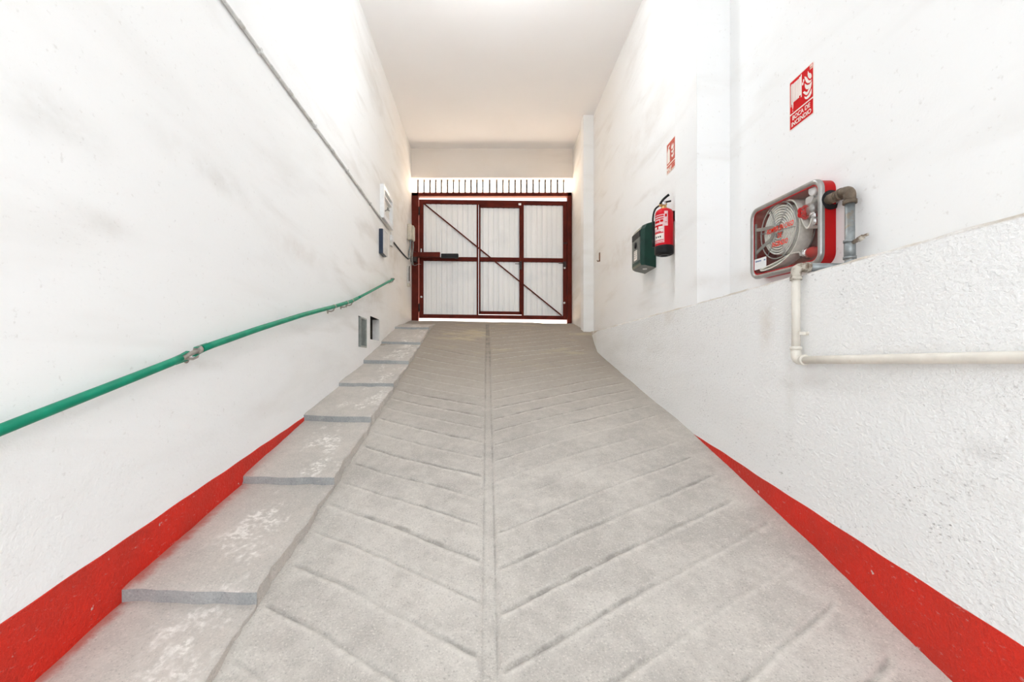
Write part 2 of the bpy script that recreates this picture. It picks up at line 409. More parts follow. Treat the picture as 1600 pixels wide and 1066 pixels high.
def make_floor():
    xs=np.concatenate([np.arange(-1.6,-.99,.1),np.arange(-.99,1.60,.009),np.array([1.62,1.7,1.9])])
    ys=np.concatenate([np.arange(-3.,1.2,.1),np.arange(1.2,3.2,.0075),np.arange(3.2,4.8,.011),np.arange(4.8,9.3,.014)])
    X,Y=np.meshgrid(xs,ys,indexing='ij')
    Z=fz(X,Y)
    ax=np.abs(X-.012)
    jit=(vnoise(X,Y,1.7,1)-.5)*.040+(vnoise(X,Y,13,2)-.5)*.008
    side=np.where(X>.012,0.06,0.0)
    ph=(Y-.56*ax+side+jit+10)/.247
    idx=np.floor(ph+.5).astype(int); ds=(ph-np.floor(ph+.5))*.247*.87; d=np.abs(ds)
    rr=np.random.default_rng(11).random((400,2,3)); sd=(X>.012).astype(int)
    wv=.0065+.006*rr[idx%400,sd,0]; dep=.6+.7*rr[idx%400,sd,1]
    endR=1.45-.10*rr[idx%400,sd,2]; endL=.93
    lim=np.where(X>.012,endR,endL)
    fade=np.clip((lim-ax)/.04,0,1)*np.clip((ax-.035)/.02,0,1)*np.clip((8.35-Y)/.5,0,1)
    wear=.45+.55*np.clip((vnoise(X,Y,2.3,5)-.2)*1.7,0,1)
    g=np.exp(-(d/wv)**2)*fade*dep*wear
    ridge=np.exp(-((ds+wv*2.6)/.011)**2)*fade*dep
    fr=ph-np.floor(ph+.5)+.5
    saw=(np.abs(fr-.5)*2)**1.5*0+np.where(fr<.5,-fr,1-fr)*fade
    Z=Z+.0055*saw
    # drain strip down the middle
    c=np.abs(X-.012)
    strip=np.clip((.030-c)/.008,0,1)*np.clip((8.45-Y)/.1,0,1); edge=np.exp(-((c-.027)/.0055)**2)*np.clip((8.45-Y)/.1,0,1)
    Z=Z-.010*g+.003*ridge-.006*strip-.007*edge
    Z+=(vnoise(X,Y,1.6,7)-.5)*.014+(vnoise(X,Y,7,8)-.5)*.005+(vnoise(X,Y,37,9)-.5)*.0030
    nx,ny=X.shape
    vs=np.stack([X,Y,Z],-1).reshape(-1,3)
    i=np.arange(nx*ny).reshape(nx,ny)
    fs=np.stack([i[:-1,:-1],i[1:,:-1],i[1:,1:],i[:-1,1:]],-1).reshape(-1,4)
    me=bpy.data.meshes.new('floor'); nv=len(vs); nf=len(fs)
    me.vertices.add(nv); me.vertices.foreach_set('co',vs.ravel())
    me.loops.add(nf*4); me.loops.foreach_set('vertex_index',fs.ravel().astype(np.int32))
    me.polygons.add(nf); me.polygons.foreach_set('loop_start',np.arange(0,nf*4,4,dtype=np.int32)); me.polygons.foreach_set('loop_total',np.full(nf,4,dtype=np.int32))
    me.polygons.foreach_set('use_smooth',np.ones(nf,bool))
    a=me.attributes.new('groove','FLOAT','POINT'); a.data.foreach_set('value',np.clip(g+.9*edge*(.6+.4*vnoise(X,Y,5,31))+strip*np.clip((Y-5.2)/1.6,.12,1.),0,1).ravel().astype(np.float32))
    a=me.attributes.new('ridge','FLOAT','POINT'); a.data.foreach_set('value',np.clip(ridge,0,1).ravel().astype(np.float32))
    me.update(); me.validate(); me.materials.append(m_floor)
    o=bpy.data.objects.new('floor',me); C.objects.link(o)
    struct(o,'grey concrete ramp floor with herringbone grip grooves and a centre channel','floor')
make_floor()

def wall_grid(mb, x, thick, ycuts, zcuts, holes, mi=0, fix=None):
    """wall face at x with rectangular holes; thick extrudes away from the room"""
    ys=sorted(ycuts); zs=sorted(zcuts)
    idx={}
    vs=[]
    for i,y in enumerate(ys):
        for j,z in enumerate(zs):
            idx[i,j]=len(vs); p=(x,y,z)
            vs.append(fix(p) if fix else p)
    fs=[]
    for i in range(len(ys)-1):
        for j in range(len(zs)-1):
            cy=(ys[i]+ys[i+1])/2; cz=(zs[j]+zs[j+1])/2
            if any(a<cy<b and c<cz<d for a,b,c,d in holes): continue
            fs.append((idx[i,j],idx[i+1,j],idx[i+1,j+1],idx[i,j+1]))
    mb.add(vs,fs,mi)
    y0,y1,z0,z1=ys[0],ys[-1],zs[0],zs[-1]; xo=x+thick
    mb.add([(x,y0,z0),(x,y1,z0),(x,y1,z1),(x,y0,z1),(xo,y0,z0),(xo,y1,z0),(xo,y1,z1),(xo,y0,z1)],
           [(4,5,6,7),(0,1,5,4),(1,2,6,5),(2,3,7,6),(3,0,4,7)],mi)

# left wall with the grille opening and the square recess
mb=MB()
H=[(5.257,5.606,.215,.572),(5.79,6.28,.332,.626)]
wall_grid(mb,XL,-.3,[-1.2,5.257,5.606,5.79,6.28,9.15],[-2.6,.215,.332,.572,.626,4.4],H)
def recess(mb,x,dx,h,mi,mb_back):
    a,b,c,d=h
    P=[(x,a,c),(x,b,c),(x,b,d),(x,a,d)]; Q=[(x+dx,p[1],p[2]) for p in P]
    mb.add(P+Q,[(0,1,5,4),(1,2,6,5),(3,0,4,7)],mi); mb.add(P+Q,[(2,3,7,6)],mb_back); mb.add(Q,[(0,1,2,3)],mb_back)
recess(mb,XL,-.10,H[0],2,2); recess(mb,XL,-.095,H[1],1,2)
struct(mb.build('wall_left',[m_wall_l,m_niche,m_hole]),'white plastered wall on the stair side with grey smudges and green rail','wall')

# upper right wall, with the opening for the sunk fire hose cabinet
def tiltz(u): return .032*(.5-u/.63)
CY1=2.981; CZ0=.538; CW=.63; CH=.455
Y_=lambda u: CY1-u
Ho=(CY1-.60,CY1-.03,CZ0+.03,CZ0+CH-.03)
def fixc(p):
    x,y,z=p
    if Ho[0]-1e-6<=y<=Ho[1]+1e-6 and Ho[2]-1e-6<=z<=Ho[3]+1e-6: return (x,y,z+tiltz(CY1-y))
    return p
mb=MB()
wall_grid(mb,XR,.3,[-1.2,Ho[0],Ho[1],7.9],[.25,Ho[2],Ho[3],4.4],[Ho],0,fixc)
mb.box(1.672,2.1,7.85,9.15,.2,4.4)
mb.box(1.556,1.85,3.388,3.784,.3,4.4)       # shallow pilaster
struct(mb.build('wall_right',m_wall_r),'white upper wall with shallow pilaster, holding the fire equipment','wall')

# thicker lower right wall with a ledge
def wob(y): return (math.sin(y*2.3)+.6*math.sin(y*7.1))*.003
mb=MB()
ysd=np.concatenate([np.arange(-1.2,6.35,.06),[6.35],np.linspace(6.45,7.72,14)])
n=len(ysd); V=[]
for i,y in enumerate(ysd):
    if y<=6.35: x=XD; zt=.00996*y+.4223
    else:
        t=(y-6.35)/1.37; x=XD+.225*t; zt=.4855+.085*t
    ln=(math.sin(y*5.1)+math.sin(y*13.7+1)+math.sin(y*31))*.0016
    xo=(math.sin(y*2.3)+.6*math.sin(y*7.1))*.003
    V+=[(x+xo,y,-2.7),(x+xo,y,zt-.010+ln),(x+xo+.007,y,zt+ln),(1.86,y,zt+ln)]
Fc=[]
for i in range(n-1):
    for k in range(3): Fc.append((i*4+k,i*4+k+1,i*4+k+5,i*4+k+4))
mb.add(V,Fc,0)
mb.add([V[0],V[1],V[2],V[3],(1.86,-1.2,-2.7)],[(0,1,2,3,4)]); e=V[-4:]; mb.add(e+[(1.86,ysd[-1],-2.7)],[(0,1,2,3,4)])
lw=struct(mb.build('wall_right_plinth',m_wall_low),'rough white stucco lower wall with a ledge on the hose cabinet side','wall')

# pillar by the gate
mb=MB(); mb.bbox(1.627,1.84,7.72,7.93,.2,4.26,.006)
struct(mb.build('pillar',m_pillar),'narrow pale square pillar beside the gate, floor to ceiling','pillar')
# lintel wall above the gate
mb=MB(); mb.bbox(XL-.02,1.69,8.91,9.03,3.656,4.4,.004)
struct(mb.build('wall_far',m_far),'grey beige lintel wall above the slatted light strip and gate','wall')
# ceiling
mb=MB(); mb.box(XL-.05,XR+.1,-1.2,9.2,ZC,ZC+.3)
struct(mb.build('ceiling',m_ceil),'plain white painted ceiling over the ramp','ceiling')
# back wall of the garage far behind, street outside
mb=MB(); mb.box(-12,12,9.3,30,.72,.86)
struct(mb.build('ground_outside',m_out),'sunlit street paving seen in the gap under the gate','street')

# steps along the left wall
ST=[(.93,-1.15,-1.21),(1.85,-.904,-.961),(2.77,-.664,-.714),(3.695,-.3985,-.45),(4.57,-.166,-.205),(5.475,.069,.022),(6.40,.34,.30),(7.34,.627,.588),(8.35,.775,.770)]
ST=[(.0,-1.40,-1.46)]+ST
mb=MB()
for i in range(len(ST)-1):
    y0,z0,_=ST[i]; y1,_,z1=ST[i+1]
    nx,ny=16,26
    xs=np.linspace(XL-.03,-.932,nx+1); ys=np.linspace(y0,y1+.02,ny+1)
    X,Y=np.meshgrid(xs,ys,indexing='ij')
    Xn=X.copy()
    edge=(vnoise(Y*0+3.3,Y,9,21)-.5)*.022+(vnoise(Y*0+8.3,Y,30,22)-.5)*.012
    Xn+=np.where(np.arange(nx+1)[:,None]>=nx,edge,0)
    fr=(vnoise(X,X*0+i*3.7,12,23)-.5)*.02
    Yn=Y+np.where(np.arange(ny+1)[None,:]==0,fr,0)
    T=(Y-y0)/(y1-y0)
    Z=z0+(z1-z0)*T+(vnoise(X,Y,4,24)-.5)*.010+(vnoise(X,Y,18,25)-.5)*.004-np.clip((X+1.48)/.55,0,1)*.011
    Z[:,0]-=.006; 
    if i==len(ST)-2: Z-=.0
    vs=np.stack([Xn,Yn,Z],-1).reshape(-1,3); I=np.arange((nx+1)*(ny+1)).reshape(nx+1,ny+1)
    fs=np.stack([I[:-1,:-1],I[1:,:-1],I[1:,1:],I[:-1,1:]],-1).reshape(-1,4)
    mb.add(vs,[tuple(int(q) for q in f) for f in fs],0,True)
    # front riser
    top=[tuple(vs[I[k,0]]) for k in range(nx+1)]
    bot=[(p[0],p[1]+.006,p[2]-.30) for p in top]; R=top+bot
    mb.add(R,[(k,k+1,nx+2+k,nx+1+k) for k in range(nx)],1)
    sd=[tuple(vs[I[nx,k]]) for k in range(ny+1)]
    sb=[(p[0]+.012,p[1],p[2]-.30) for p in sd]; R=sd+sb
    mb.add(R,[(k,k+1,ny+2+k,ny+1+k) for k in range(ny)],0)
st=mb.build('stairs',[m_step,m_riser])
struct(st,'row of long shallow concrete steps climbing beside the ramp along the wall','steps')

# red skirting bands
def tread_z(y):
    for i in range(len(ST)-1):
        if ST[i][0]<=y<ST[i+1][0]:
            t=(y-ST[i][0])/(ST[i+1][0]-ST[i][0]); return ST[i][1]+(ST[i+1][2]-ST[i][1])*t
    return ST[-1][1]
def band(name,x,sgn,ys,zlow,zup,label):
    mb=MB(); V=[]
    x0=x
    for y in ys:
        w=(math.sin(y*9)+math.sin(y*23+2))*.0012
        x=x0+(wob(y) if sgn<0 else 0)
        a=zlow(y)-.03; b=max(zup(y)+w,a+.004)
        V+=[(x,y,a),(x+sgn*.004,y,a),(x+sgn*.004,y,b-.003),(x,y,b)]
    n=len(ys)
    mb.add(V,[(i*4+k,i*4+(k+1)%4,i*4+4+(k+1)%4,i*4+4+k) for i in range(n-1) for k in range(4)])
    struct(mb.build(name,m_red_band),label,'skirting')
band('baseboard_left',XL-.001,1,np.arange(.1,3.70,.03),tread_z,lambda y:-.786+.16*(y-1.389),'red painted skirting band above the steps, tapering uphill')
band('baseboard_right',XD+.003,-1,np.arange(-1.,3.48,.03),lambda y:float(fz(XD,y)),lambda y:-.80+.1415*(y-1.302),'red painted skirting band under the stucco wall, tapering uphill')

# ------------------------------------------------------------------ gate
GY=9.0; K=GY/F
gx=lambda px:(px-761)*K
gz=lambda py:(571-py)*K
LC=gx(770)
def leaf(x,y,z): return (x,y,z-(x-LC)*.0125)
gate=thing('garage_gate',(gx(768),GY,float(fz(0,9.))),'large dark red metal swing gate with corrugated sheet infill','gate')
def gbox(mb,px0,px1,py0,py1,y0,y1,fn=None,r=.004): mb.bbox(gx(px0),gx(px1),y0,y1,gz(py1),gz(py0),r,0,fn)
for a,b,l in ((642.5,654,0),(886.3,892.8,0)):
    mb=MB(); gbox(mb,a,b,302,505.5,GY-.04,GY+.07); mb.build('gate_post',m_gate,gate)
mb=MB(); gbox(mb,642.5,892.8,301.8,307.6,GY-.04,GY+.07); mb.build('header_beam',m_gate,gate)
LT=315.2 # leaf centre offsets are taken at x = 770
# leaf frame: perimeter, mid rail and mullions
mb=MB()
gbox(mb,654.6,885.9,313,319.3,GY,GY+.05,leaf)
gbox(mb,654.6,885.9,492.3,498.3,GY,GY+.05,leaf)
gbox(mb,654.6,661.5,313,498.3,GY-.002,GY+.052,leaf)
gbox(mb,880,886,313,498.3,GY-.002,GY+.052,leaf)
gbox(mb,661.5,745.8,402.3,408.6,GY,GY+.05,leaf)
gbox(mb,818.2,880,402.3,408.6,GY,GY+.05,leaf)
gbox(mb,744.8,747.55,319,492.5,GY,GY+.05,leaf)
gbox(mb,815.2,818.4,319,492.5,GY,GY+.05,leaf)
mb.build('leaf_frame',m_gate,gate)
def sheet(px0,px1,py0,py1,parent,y=GY+.03):
    mb=MB(); x0,x1=gx(px0),gx(px1); z0,z1=gz(py1),gz(py0)
    xs=[];x=x0
    prof=[(0,0)]; p=.104; cur=x0-.03
    P=[]
    while cur<x1:
        for dx,dy in ((0,0),(.066,0),(.074,.010),(.094,.010)):
            P.append((cur+dx,y+dy))
        cur+=p
    P=[(min(max(a,x0),x1),b) for a,b in P]
    Q=[P[0]]
    for q in P[1:]:
        if q[0]-Q[-1][0]>1e-4: Q.append(q)
    n=len(Q)
    vs=[leaf(a,b,z0) for a,b in Q]+[leaf(a,b,z1) for a,b in Q]+[leaf(a,b+.0015,z0) for a,b in Q]+[leaf(a,b+.0015,z1) for a,b in Q]
    fs=[]
    for i in range(n-1):
        fs+=[(i,i+1,n+i+1,n+i),(2*n+i,3*n+i,3*n+i+1,2*n+i+1),(i,2*n+i,2*n+i+1,i+1),(n+i,n+i+1,3*n+i+1,3*n+i)]
    fs+=[(0,n,3*n,2*n),(n-1,3*n-1,4*n-1,2*n-1)]
    mb.add(vs,fs); return mb.build('sheet_panel',m_sheet,parent)
sheet(660,746,318,403.5,gate); sheet(660,746,407.5,493.5,gate)
sheet(817.5,881,318,403.5,gate); sheet(817.5,881,407.5,493.5,gate)
# wicket door in the leaf
mb=MB()
gbox(mb,747.9,812,319.6,324.2,GY-.012,GY+.045,leaf); gbox(mb,747.9,817,486.6,491.4,GY-.012,GY+.045,leaf)
gbox(mb,748.0,750.8,319.6,490.8,GY-.012,GY+.045,leaf); gbox(mb,811.6,815.0,319.6,490.8,GY-.012,GY+.045,leaf)
gbox(mb,750.4,811.8,402.3,408.6,GY-.012,GY+.045,leaf)
wk=mb.build('wicket_door',m_gate,gate)
sheet(749.5,812.5,322.5,403.5,wk); sheet(749.5,812.5,407.5,488,wk)
mb=MB(); mb.bbox(gx(811.6),gx(815.2),GY-.035,GY-.010,gz(421),gz(408.2),.004,0,leaf)
mb.build('lock_plate',m_gate_dark,wk)
mb=MB(); mb.tube([leaf(gx(813),GY-.03,gz(413)),leaf(gx(813),GY-.065,gz(413)),leaf(gx(811),GY-.07,gz(413)),leaf(gx(804.5),GY-.07,gz(413))],.007,8); mb.build('handle',m_gate_dark,wk)
mb=MB(); mb.bbox(gx(810),gx(814),GY-.03,GY-.012,gz(321),gz(317.8),.003,0,leaf); mb.build('top_bolt',m_white,wk)
# lock of the big leaf on its right stile
mb=MB(); mb.bbox(gx(879.6),gx(884.2),GY-.035,GY,gz(416),gz(408),.004,0,leaf); mb.build('lock_plate',m_gate_dark,gate)
mb=MB(); mb.tube([leaf(gx(881),GY-.03,gz(411.5)),leaf(gx(881),GY-.06,gz(411.5)),leaf(gx(879),GY-.065,gz(411.5)),leaf(gx(872),GY-.065,gz(411.5))],.007,8); mb.build('handle',m_gate_dark,gate)
mb=MB(); mb.tube([leaf(gx(880.2),GY-.012,gz(379)),leaf(gx(887),GY-.012,gz(379))],.011,10); mb.build('slide_bolt',m_gate_dark,gate)
for px,py in ((882.3,417.5),(881.8,472.0),(658.4,465.5)):
    mb=MB(); mb.lathe([(0,-.014),(.016,-.014),(.02,-.006),(.02,.004)],leaf(gx(px),GY-.004,gz(py)),(0,1,0),14); mb.build('bolt_cap',m_white,gate)
mb=MB(); mb.bbox(gx(657.2),gx(659.2),GY-.012,GY,gz(396),gz(390.2),.003,0,leaf); mb.build('grease_nipple',m_white,gate)
for py in (330,481):
    mb=MB(); c=Vector((gx(654.9),GY-.012,gz(py))); mb.tube([c+Vector((0,0,-.075)),c+Vector((0,0,.075))],.017,12)
    mb.tube([c+Vector((0,0,-.085)),c+Vector((0,0,.085))],.008,8); mb.build('hinge',m_gate_dark,gate)
# diagonal brace
mb=MB(); a=Vector(leaf(gx(662),GY-.006,gz(319.5))); b=Vector(leaf(gx(877.5),GY-.006,gz(492)))
d=(b-a).normalized(); nrm=Vector((0,1,0)); s_=d.cross(nrm)
vs=[p+s_*w+nrm*q for p in (a,b) for w in (-.011,.011) for q in (-.014,.006)]
mb.add(vs,[(0,1,3,2),(4,6,7,5),(0,4,5,1),(2,3,7,6),(0,2,6,4),(1,5,7,3)]); mb.build('diagonal_brace',m_gate,gate)

# hydraulic opener arm
op=thing('gate_opener',(gx(650),GY-.12,gz(408)),'dark red swing arm opener with black rod mounted across the gate','gate opener')
mb=MB()
vs0=[(gx(647),gz(396.8)),(gx(689),gz(398.3)),(gx(689),gz(404.6)),(gx(647),gz(403.4))]
mb.prism(rrect(gx(646.5),gx(689.3),gz(404.3),gz(397.4),.018,4),GY-.175,GY-.075,lambda u,v,w:(u,w,v)); mb.build('motor_housing',m_gate,op)
mb=MB(); mb.bbox(gx(689),gx(690.3),GY-.17,GY-.08,gz(404.4),gz(397.6),.003); mb.build('end_cap',m_white,op,'pale end ring of the housing')
mb=MB(); mb.prism(rrect(gx(690),gx(717),gz(405.6),gz(399.4),.014,4),GY-.16,GY-.09,lambda u,v,w:(u,w,v)); mb.build('piston_cover',m_black,op,'black rod cover')
mb=MB(); mb.bbox(gx(711),gx(716),GY-.092,GY-.003,gz(405),gz(400.5),.004); mb.build('leaf_bracket',m_gate_dark,op)
mb=MB(); mb.bbox(gx(643.4),gx(653),GY-.16,GY-.04,gz(411.5),gz(403.6),.006); mb.bbox(gx(645),gx(651),GY-.13,GY-.04,gz(399),gz(395.8),.004); mb.build('post_bracket',m_gate_dark,op)
mb=MB(); mb.tube(smooth_path([(gx(645),GY-.10,gz(412)),(gx(649),GY-.12,gz(417)),(gx(655),GY-.09,gz(414.5)),(gx(658),GY-.03,gz(413.8))],6),.005,8); mb.build('supply_cable',m_grey_arm,op)

# translucent strip above the gate
tr=thing('light_strip',(gx(766),GY+.02,gz(302)),'backlit white slatted sheet strip between lintel and red gate header','light strip')
seams=[560+v/3.135 for v in (292,322,351,379,407,437,466,494,523,552,581,610,643,678,708,738,768,797,825,856,886,915,943,975,1005)]
mb=MB(); z0,z1=gz(302.2),gz(281); xs=[gx(641)]+[gx(s) for s in seams]+[gx(893.5)]
for a,b in zip(xs[:-1],xs[1:]):
    P=[(a,0),(a+.006,.012),(b-.006,.012),(b,0)]
    n=4; y=GY+.01
    vs=[(p,y-q,z) for z in (z0,z1) for p,q in P]
    mb.add(vs,[(i,i+1,n+i+1,n+i) for i in range(3)])
mb.build('sheet',m_transl,tr)
mb=MB()
for s in seams: mb.box(gx(s)-.017,gx(s)+.017,GY-.010,GY+.006,gz(301.2),gz(281.2))
mb.build('seam_ribs',m_seam,tr)
for px in (646.5,886.3):
    mb=MB(); mb.lathe([(0,-.012),(.010,-.010),(.013,0)],(gx(px),GY,gz(291)),(0,1,0),12); mb.build('fixing_screw',m_pale,tr)

# ------------------------------------------------------------------ left wall fittings
# conduit high on the wall
ZCN=2.035; yc=[-1.,2.54,2.68,2.86,3.40,4.18,4.9,5.6,6.34]
cd=thing('cable_conduit',(XL,2.5,ZCN),'long thin grey conduit running level along the upper left wall','conduit')
mb=MB(); mb.tube([(XL+.014,y,ZCN+.004*math.sin(y*1.7)) for y in np.arange(-1.,6.9,.2)],.012,10); mb.build('tube',m_cond,cd)
for y in (2.72,3.40,4.35,5.3,6.2):
    mb=MB(); z=ZCN+.004*math.sin(y*1.7); mb.tube([(XL+.014,y-.03,z),(XL+.014,y+.03,z)],.0145,10); mb.build('coupling',m_pale,cd)
for y in (2.95,3.9,4.8,5.75):
    mb=MB(); z=ZCN+.004*math.sin(y*1.7); mb.box(XL-.002,XL+.029,y-.008,y+.008,z-.018,z+.015); mb.build('clip',m_cond,cd)

def lw(u,v,w): return (XL+w,u,v)       # left wall: u along the corridor, v up, w off the wall
# white hatch frame
ht=thing('wall_hatch',(XL,6.31,2.04),'white open hatch frame with inner bars above the navy box','hatch')
R=lambda a,b,c,d:[(a,c),(b,c),(b,d),(a,d)]
mb=MB(); mb.ring(R(6.31,6.93,2.045,2.51),R(6.37,6.87,2.105,2.45),-.01,.057,lw); mb.build('frame',m_white,ht)
mb=MB(); mb.box(XL-.005,XL+.012,6.36,6.88,2.09,2.46); mb.build('back_panel',m_offwhite,ht)
mb=MB(); mb.box(XL+.010,XL+.048,6.37,6.87,2.37,2.392); mb.build('crossbar',m_white,ht)
mb=MB(); mb.tube([(XL+.03,6.42,2.16),(XL+.045,6.60,2.25),(XL+.03,6.80,2.30)],.008,8); mb.build('stay_arm',m_grey_arm,ht)
mb=MB(); mb.bbox(XL+.045,XL+.062,6.56,6.60,2.23,2.27,.003); mb.build('latch',m_grey_arm,ht)
# navy box
nb=thing('control_box',(XL,6.25,1.53),'small navy sided control box with pale cover below the white hatch frame','control box')
mb=MB(); mb.bbox(XL-.003,XL+.056,6.25,6.49,1.535,1.875,.008); mb.build('housing',m_navy,nb)
mb=MB(); mb.bbox(XL+.056,XL+.070,6.252,6.488,1.537,1.873,.006); mb.build('cover',m_pale,nb)
mb=MB(); mb.box(XL+.070,XL+.073,6.28,6.46,1.62,1.84); mb.build('front_plate',m_offwhite,nb)
# small switch box
sw=thing('switch_box',(XL,6.95,1.82),'tiny white switch box where the black cable starts','switch box')
mb=MB(); mb.bbox(XL-.003,XL+.034,6.95,7.06,1.825,1.90,.005); mb.build('housing',m_offwhite,sw)
mb=MB(); mb.bbox(XL-.003,XL+.040,6.94,7.07,1.90,1.985,.006); mb.build('lid',m_white,sw)
mb=MB(); mb.tube([(XL+.018,6.98,1.98),(XL+.014,6.97,2.03)],.009,8); mb.build('inlet',m_cond,sw)
# cable from the switch box to the gate end
mb=MB(); mb.tube(smooth_path([(XL+.014,7.06,1.93),(XL+.012,7.35,1.935),(XL+.012,7.8,1.94),(XL+.013,8.2,1.955),(XL+.03,8.40,1.955)],8),.012,8)
tag(mb.build('power_cable',m_black),'black cable running along the wall from switch box towards gate','cable')
# beige box by the gate post
jb=thing('junction_box',(XL,8.45,2.33),'beige cable junction box on the wall right by the gate post','junction box')
mb=MB(); mb.bbox(XL-.004,XL+.085,8.45,8.62,2.335,2.62,.015); mb.build('housing',m_beige,jb)
mb=MB(); mb.bbox(XL+.085,XL+.125,8.455,8.615,2.325,2.60,.02); mb.build('lid',m_beige,jb)
mb=MB(); mb.tube(smooth_path([(XL+.05,8.52,2.34),(XL+.052,8.51,2.22),(XL+.03,8.50,2.10),(XL+.04,8.49,1.98)],6),.017,10); mb.build('flexible_conduit',m_galv,jb)
mb=MB(); mb.tube(smooth_path([(XL+.09,8.56,2.34),(XL+.092,8.57,2.22),(XL+.075,8.55,2.0),(XL+.09,8.58,1.88)],6),.015,10); mb.build('flexible_conduit',m_grey_arm,jb)
dc=thing('drop_conduit',(XL,8.5,1.46),'vertical pale conduit with a black cable, dropping below the junction box','conduit')
mb=MB(); mb.bbox(XL-.003,XL+.03,8.45,8.50,1.50,1.84,.006); mb.build('trunking',m_pale,dc)
mb=MB(); mb.tube([(XL+.04,8.47,1.84),(XL+.038,8.465,1.75),(XL+.038,8.465,1.56)],.008,8); mb.build('cable',m_black,dc)
mb=MB(); mb.bbox(XL-.003,XL+.055,8.44,8.52,1.462,1.515,.008); mb.build('end_box',m_beige,dc)
# grille
vg=thing('vent_grille',(XL,5.26,.215),'grey vertical slat vent grille low in the wall beside the recess','vent')
mb=MB(); mb.ring(R(5.335,5.605,.217,.570),R(5.352,5.590,.235,.553),-.03,.006,lw); mb.build('frame',m_slat,vg)
for k in range(6):
    y=5.372+k*.039
    mb=MB(); mb.add([lw(y-.015,z,w) for z in (.232,.556) for w in (0,)]+[lw(y+.011,z,-.022) for z in (.232,.556)]+[lw(y-.013,z,.003) for z in (.232,.556)]+[lw(y+.013,z,-.019) for z in (.232,.556)],
      [(0,1,3,2),(4,6,7,5),(0,2,6,4),(1,5,7,3),(0,4,5,1),(2,3,7,6)]); mb.build('slat',m_slat,vg)

# handrail
rail=thing('handrail',(XL,1.3,-.2),'grey steel handrail in split green plastic sleeves sloping up the wall','handrail')
XRAIL=XL+.062
RP=[(0.6,-.40),(1.342,-.185),(2.123,.0327),(2.239,.0753),(2.828,.225),(3.5,.385),(4.237,.545),(4.79,.672),(6.0,1.03),(7.0,1.33)]
ry=[p[0] for p in RP]; rz=[p[1] for p in RP]
rl=lambda y: float(np.interp(y,ry,rz))
def railpts(a,b,st=.08):
    ys=list(np.arange(a,b,st))+[b]
    return [(XRAIL,y,(rl(y-.06)+rl(y)+rl(y+.06))/3) for y in ys]
mb=MB(); mb.tube(railpts(.62,6.98),.0105,10)
e=Vector(railpts(6.97,6.98)[-1]); mb.tube([e,e+Vector((-.04,.05,.012)),e+Vector((-.07,.055,.012))],.0105,10); mb.build('steel_rail',m_rail_steel,rail,'bare grey steel inner rail')
def sleeve(a,b,r):
    mb=MB(); P=railpts(a,b); mb.tube(P,[r]*len(P),16,caps=True)
    # flared, split end flaps
    return mb.build('sleeve',m_green,rail,'green plastic sleeve')
sleeve(.6,2.115,.0175); sleeve(2.27,5.0,.0175)
sleeve(5.02,6.92,.0150)
for y,dy in ((2.115,.05),(2.27,-.06)):
    mb=MB(); p=Vector((XRAIL,y,rl(y)))
    for sgn in (-1,1):
        mb.ribbon([p+Vector((0,-dy*.9,-dy*.25+.015*sgn)),p+Vector((0,dy*.2,dy*.06+.017*sgn)),p+Vector((.004*sgn,dy*.9,dy*.30+.021*sgn))],(1,0,0),.018,.003)
    mb.build('sleeve_flap',m_green,rail)
for y in (2.245,4.24,4.62,4.80,6.9):
    mb=MB(); z=rl(y); p=Vector((XRAIL,y,z))
    mb.tube([(XL-.01,y,z-.045),(XL+.035,y,z-.045),(XRAIL-.006,y,z-.036),(XRAIL,y,z-.012)],.0065,8)
    mb.lathe([(.0,.0),(.022,.0),(.022,.005),(0,.006)],(XL-.001,y,z-.045),(1,0,0),14)
    mb.tube([p+Vector((0,-.012,-.004)),p+Vector((0,.012,.004))],.0195,14); mb.build('bracket',m_rail_steel,rail)

# ------------------------------------------------------------------ right wall fittings
def rw(xw,y1,z0):
    """frame on the right wall: u towards the viewer end (-Y), v up, w off the wall (-X)"""
    return lambda u,v,w:(xw-w,y1-u,z0+v)
# fire hose sign
SY=2.717; SZ=1.387; fn=rw(XR,SY,SZ); SW=.203; SH=.291
sg=thing('fire_hose_sign',(XR,SY-SW/2,SZ),'red BOCA DE INCENDIO sign with hose reel symbol high above the cabinet','sign')
mb=MB(); mb.prism(rrect(0,SW,0,SH,.006,3),-.001,.002,fn); mb.build('backing',m_sign_white,sg,'cream sign border')
mb=MB(); mb.prism(rrect(.006,SW-.006,.097,SH-.006,.004,3),.002,.0026,fn); mb.build('symbol_field',m_sign_red,sg)
mb=MB(); mb.prism(rrect(.006,SW-.006,.006,.089,.004,3),.002,.0026,fn); mb.build('text_field',m_sign_red,sg)
mb=MB(); D=.0034
for k in range(6):
    u=.017+k*.0140; top=.266; bot=.156
    if k==0: bot=.142
    mb.prism(R(u,u+.0115,bot+(0.008 if k in(0,5) else 0),top+(.004 if k in (0,5) else 0)),.0026,D,fn)
mb.prism(R(.100,.107,.148,.277),.0026,D,fn); mb.prism(R(.0145,.019,.138,.262),.0026,D,fn)
mb.prism([(.026,.158),(.036,.158),(.034,.128),(.031,.116),(.028,.128)],.0026,D,fn)
mb.prism([(.031,.113),(.034,.108),(.031,.104),(.028,.108)],.0026,D,fn)
for (cu,cv,rr) in ((.116,.216,.007),(.123,.230,.0065)):
    mb.prism([(cu+rr*math.cos(a)*.8,cv+rr*1.3*math.sin(a)) for a in np.linspace(0,2*PI,13)[:-1]],.0026,D,fn)
def flame(pts): mb.prism(pts,.0026,D,fn)
flame([(.158,.262),(.166,.246),(.178,.238),(.186,.225),(.187,.212),(.180,.206),(.170,.212),(.160,.226),(.156,.242)])
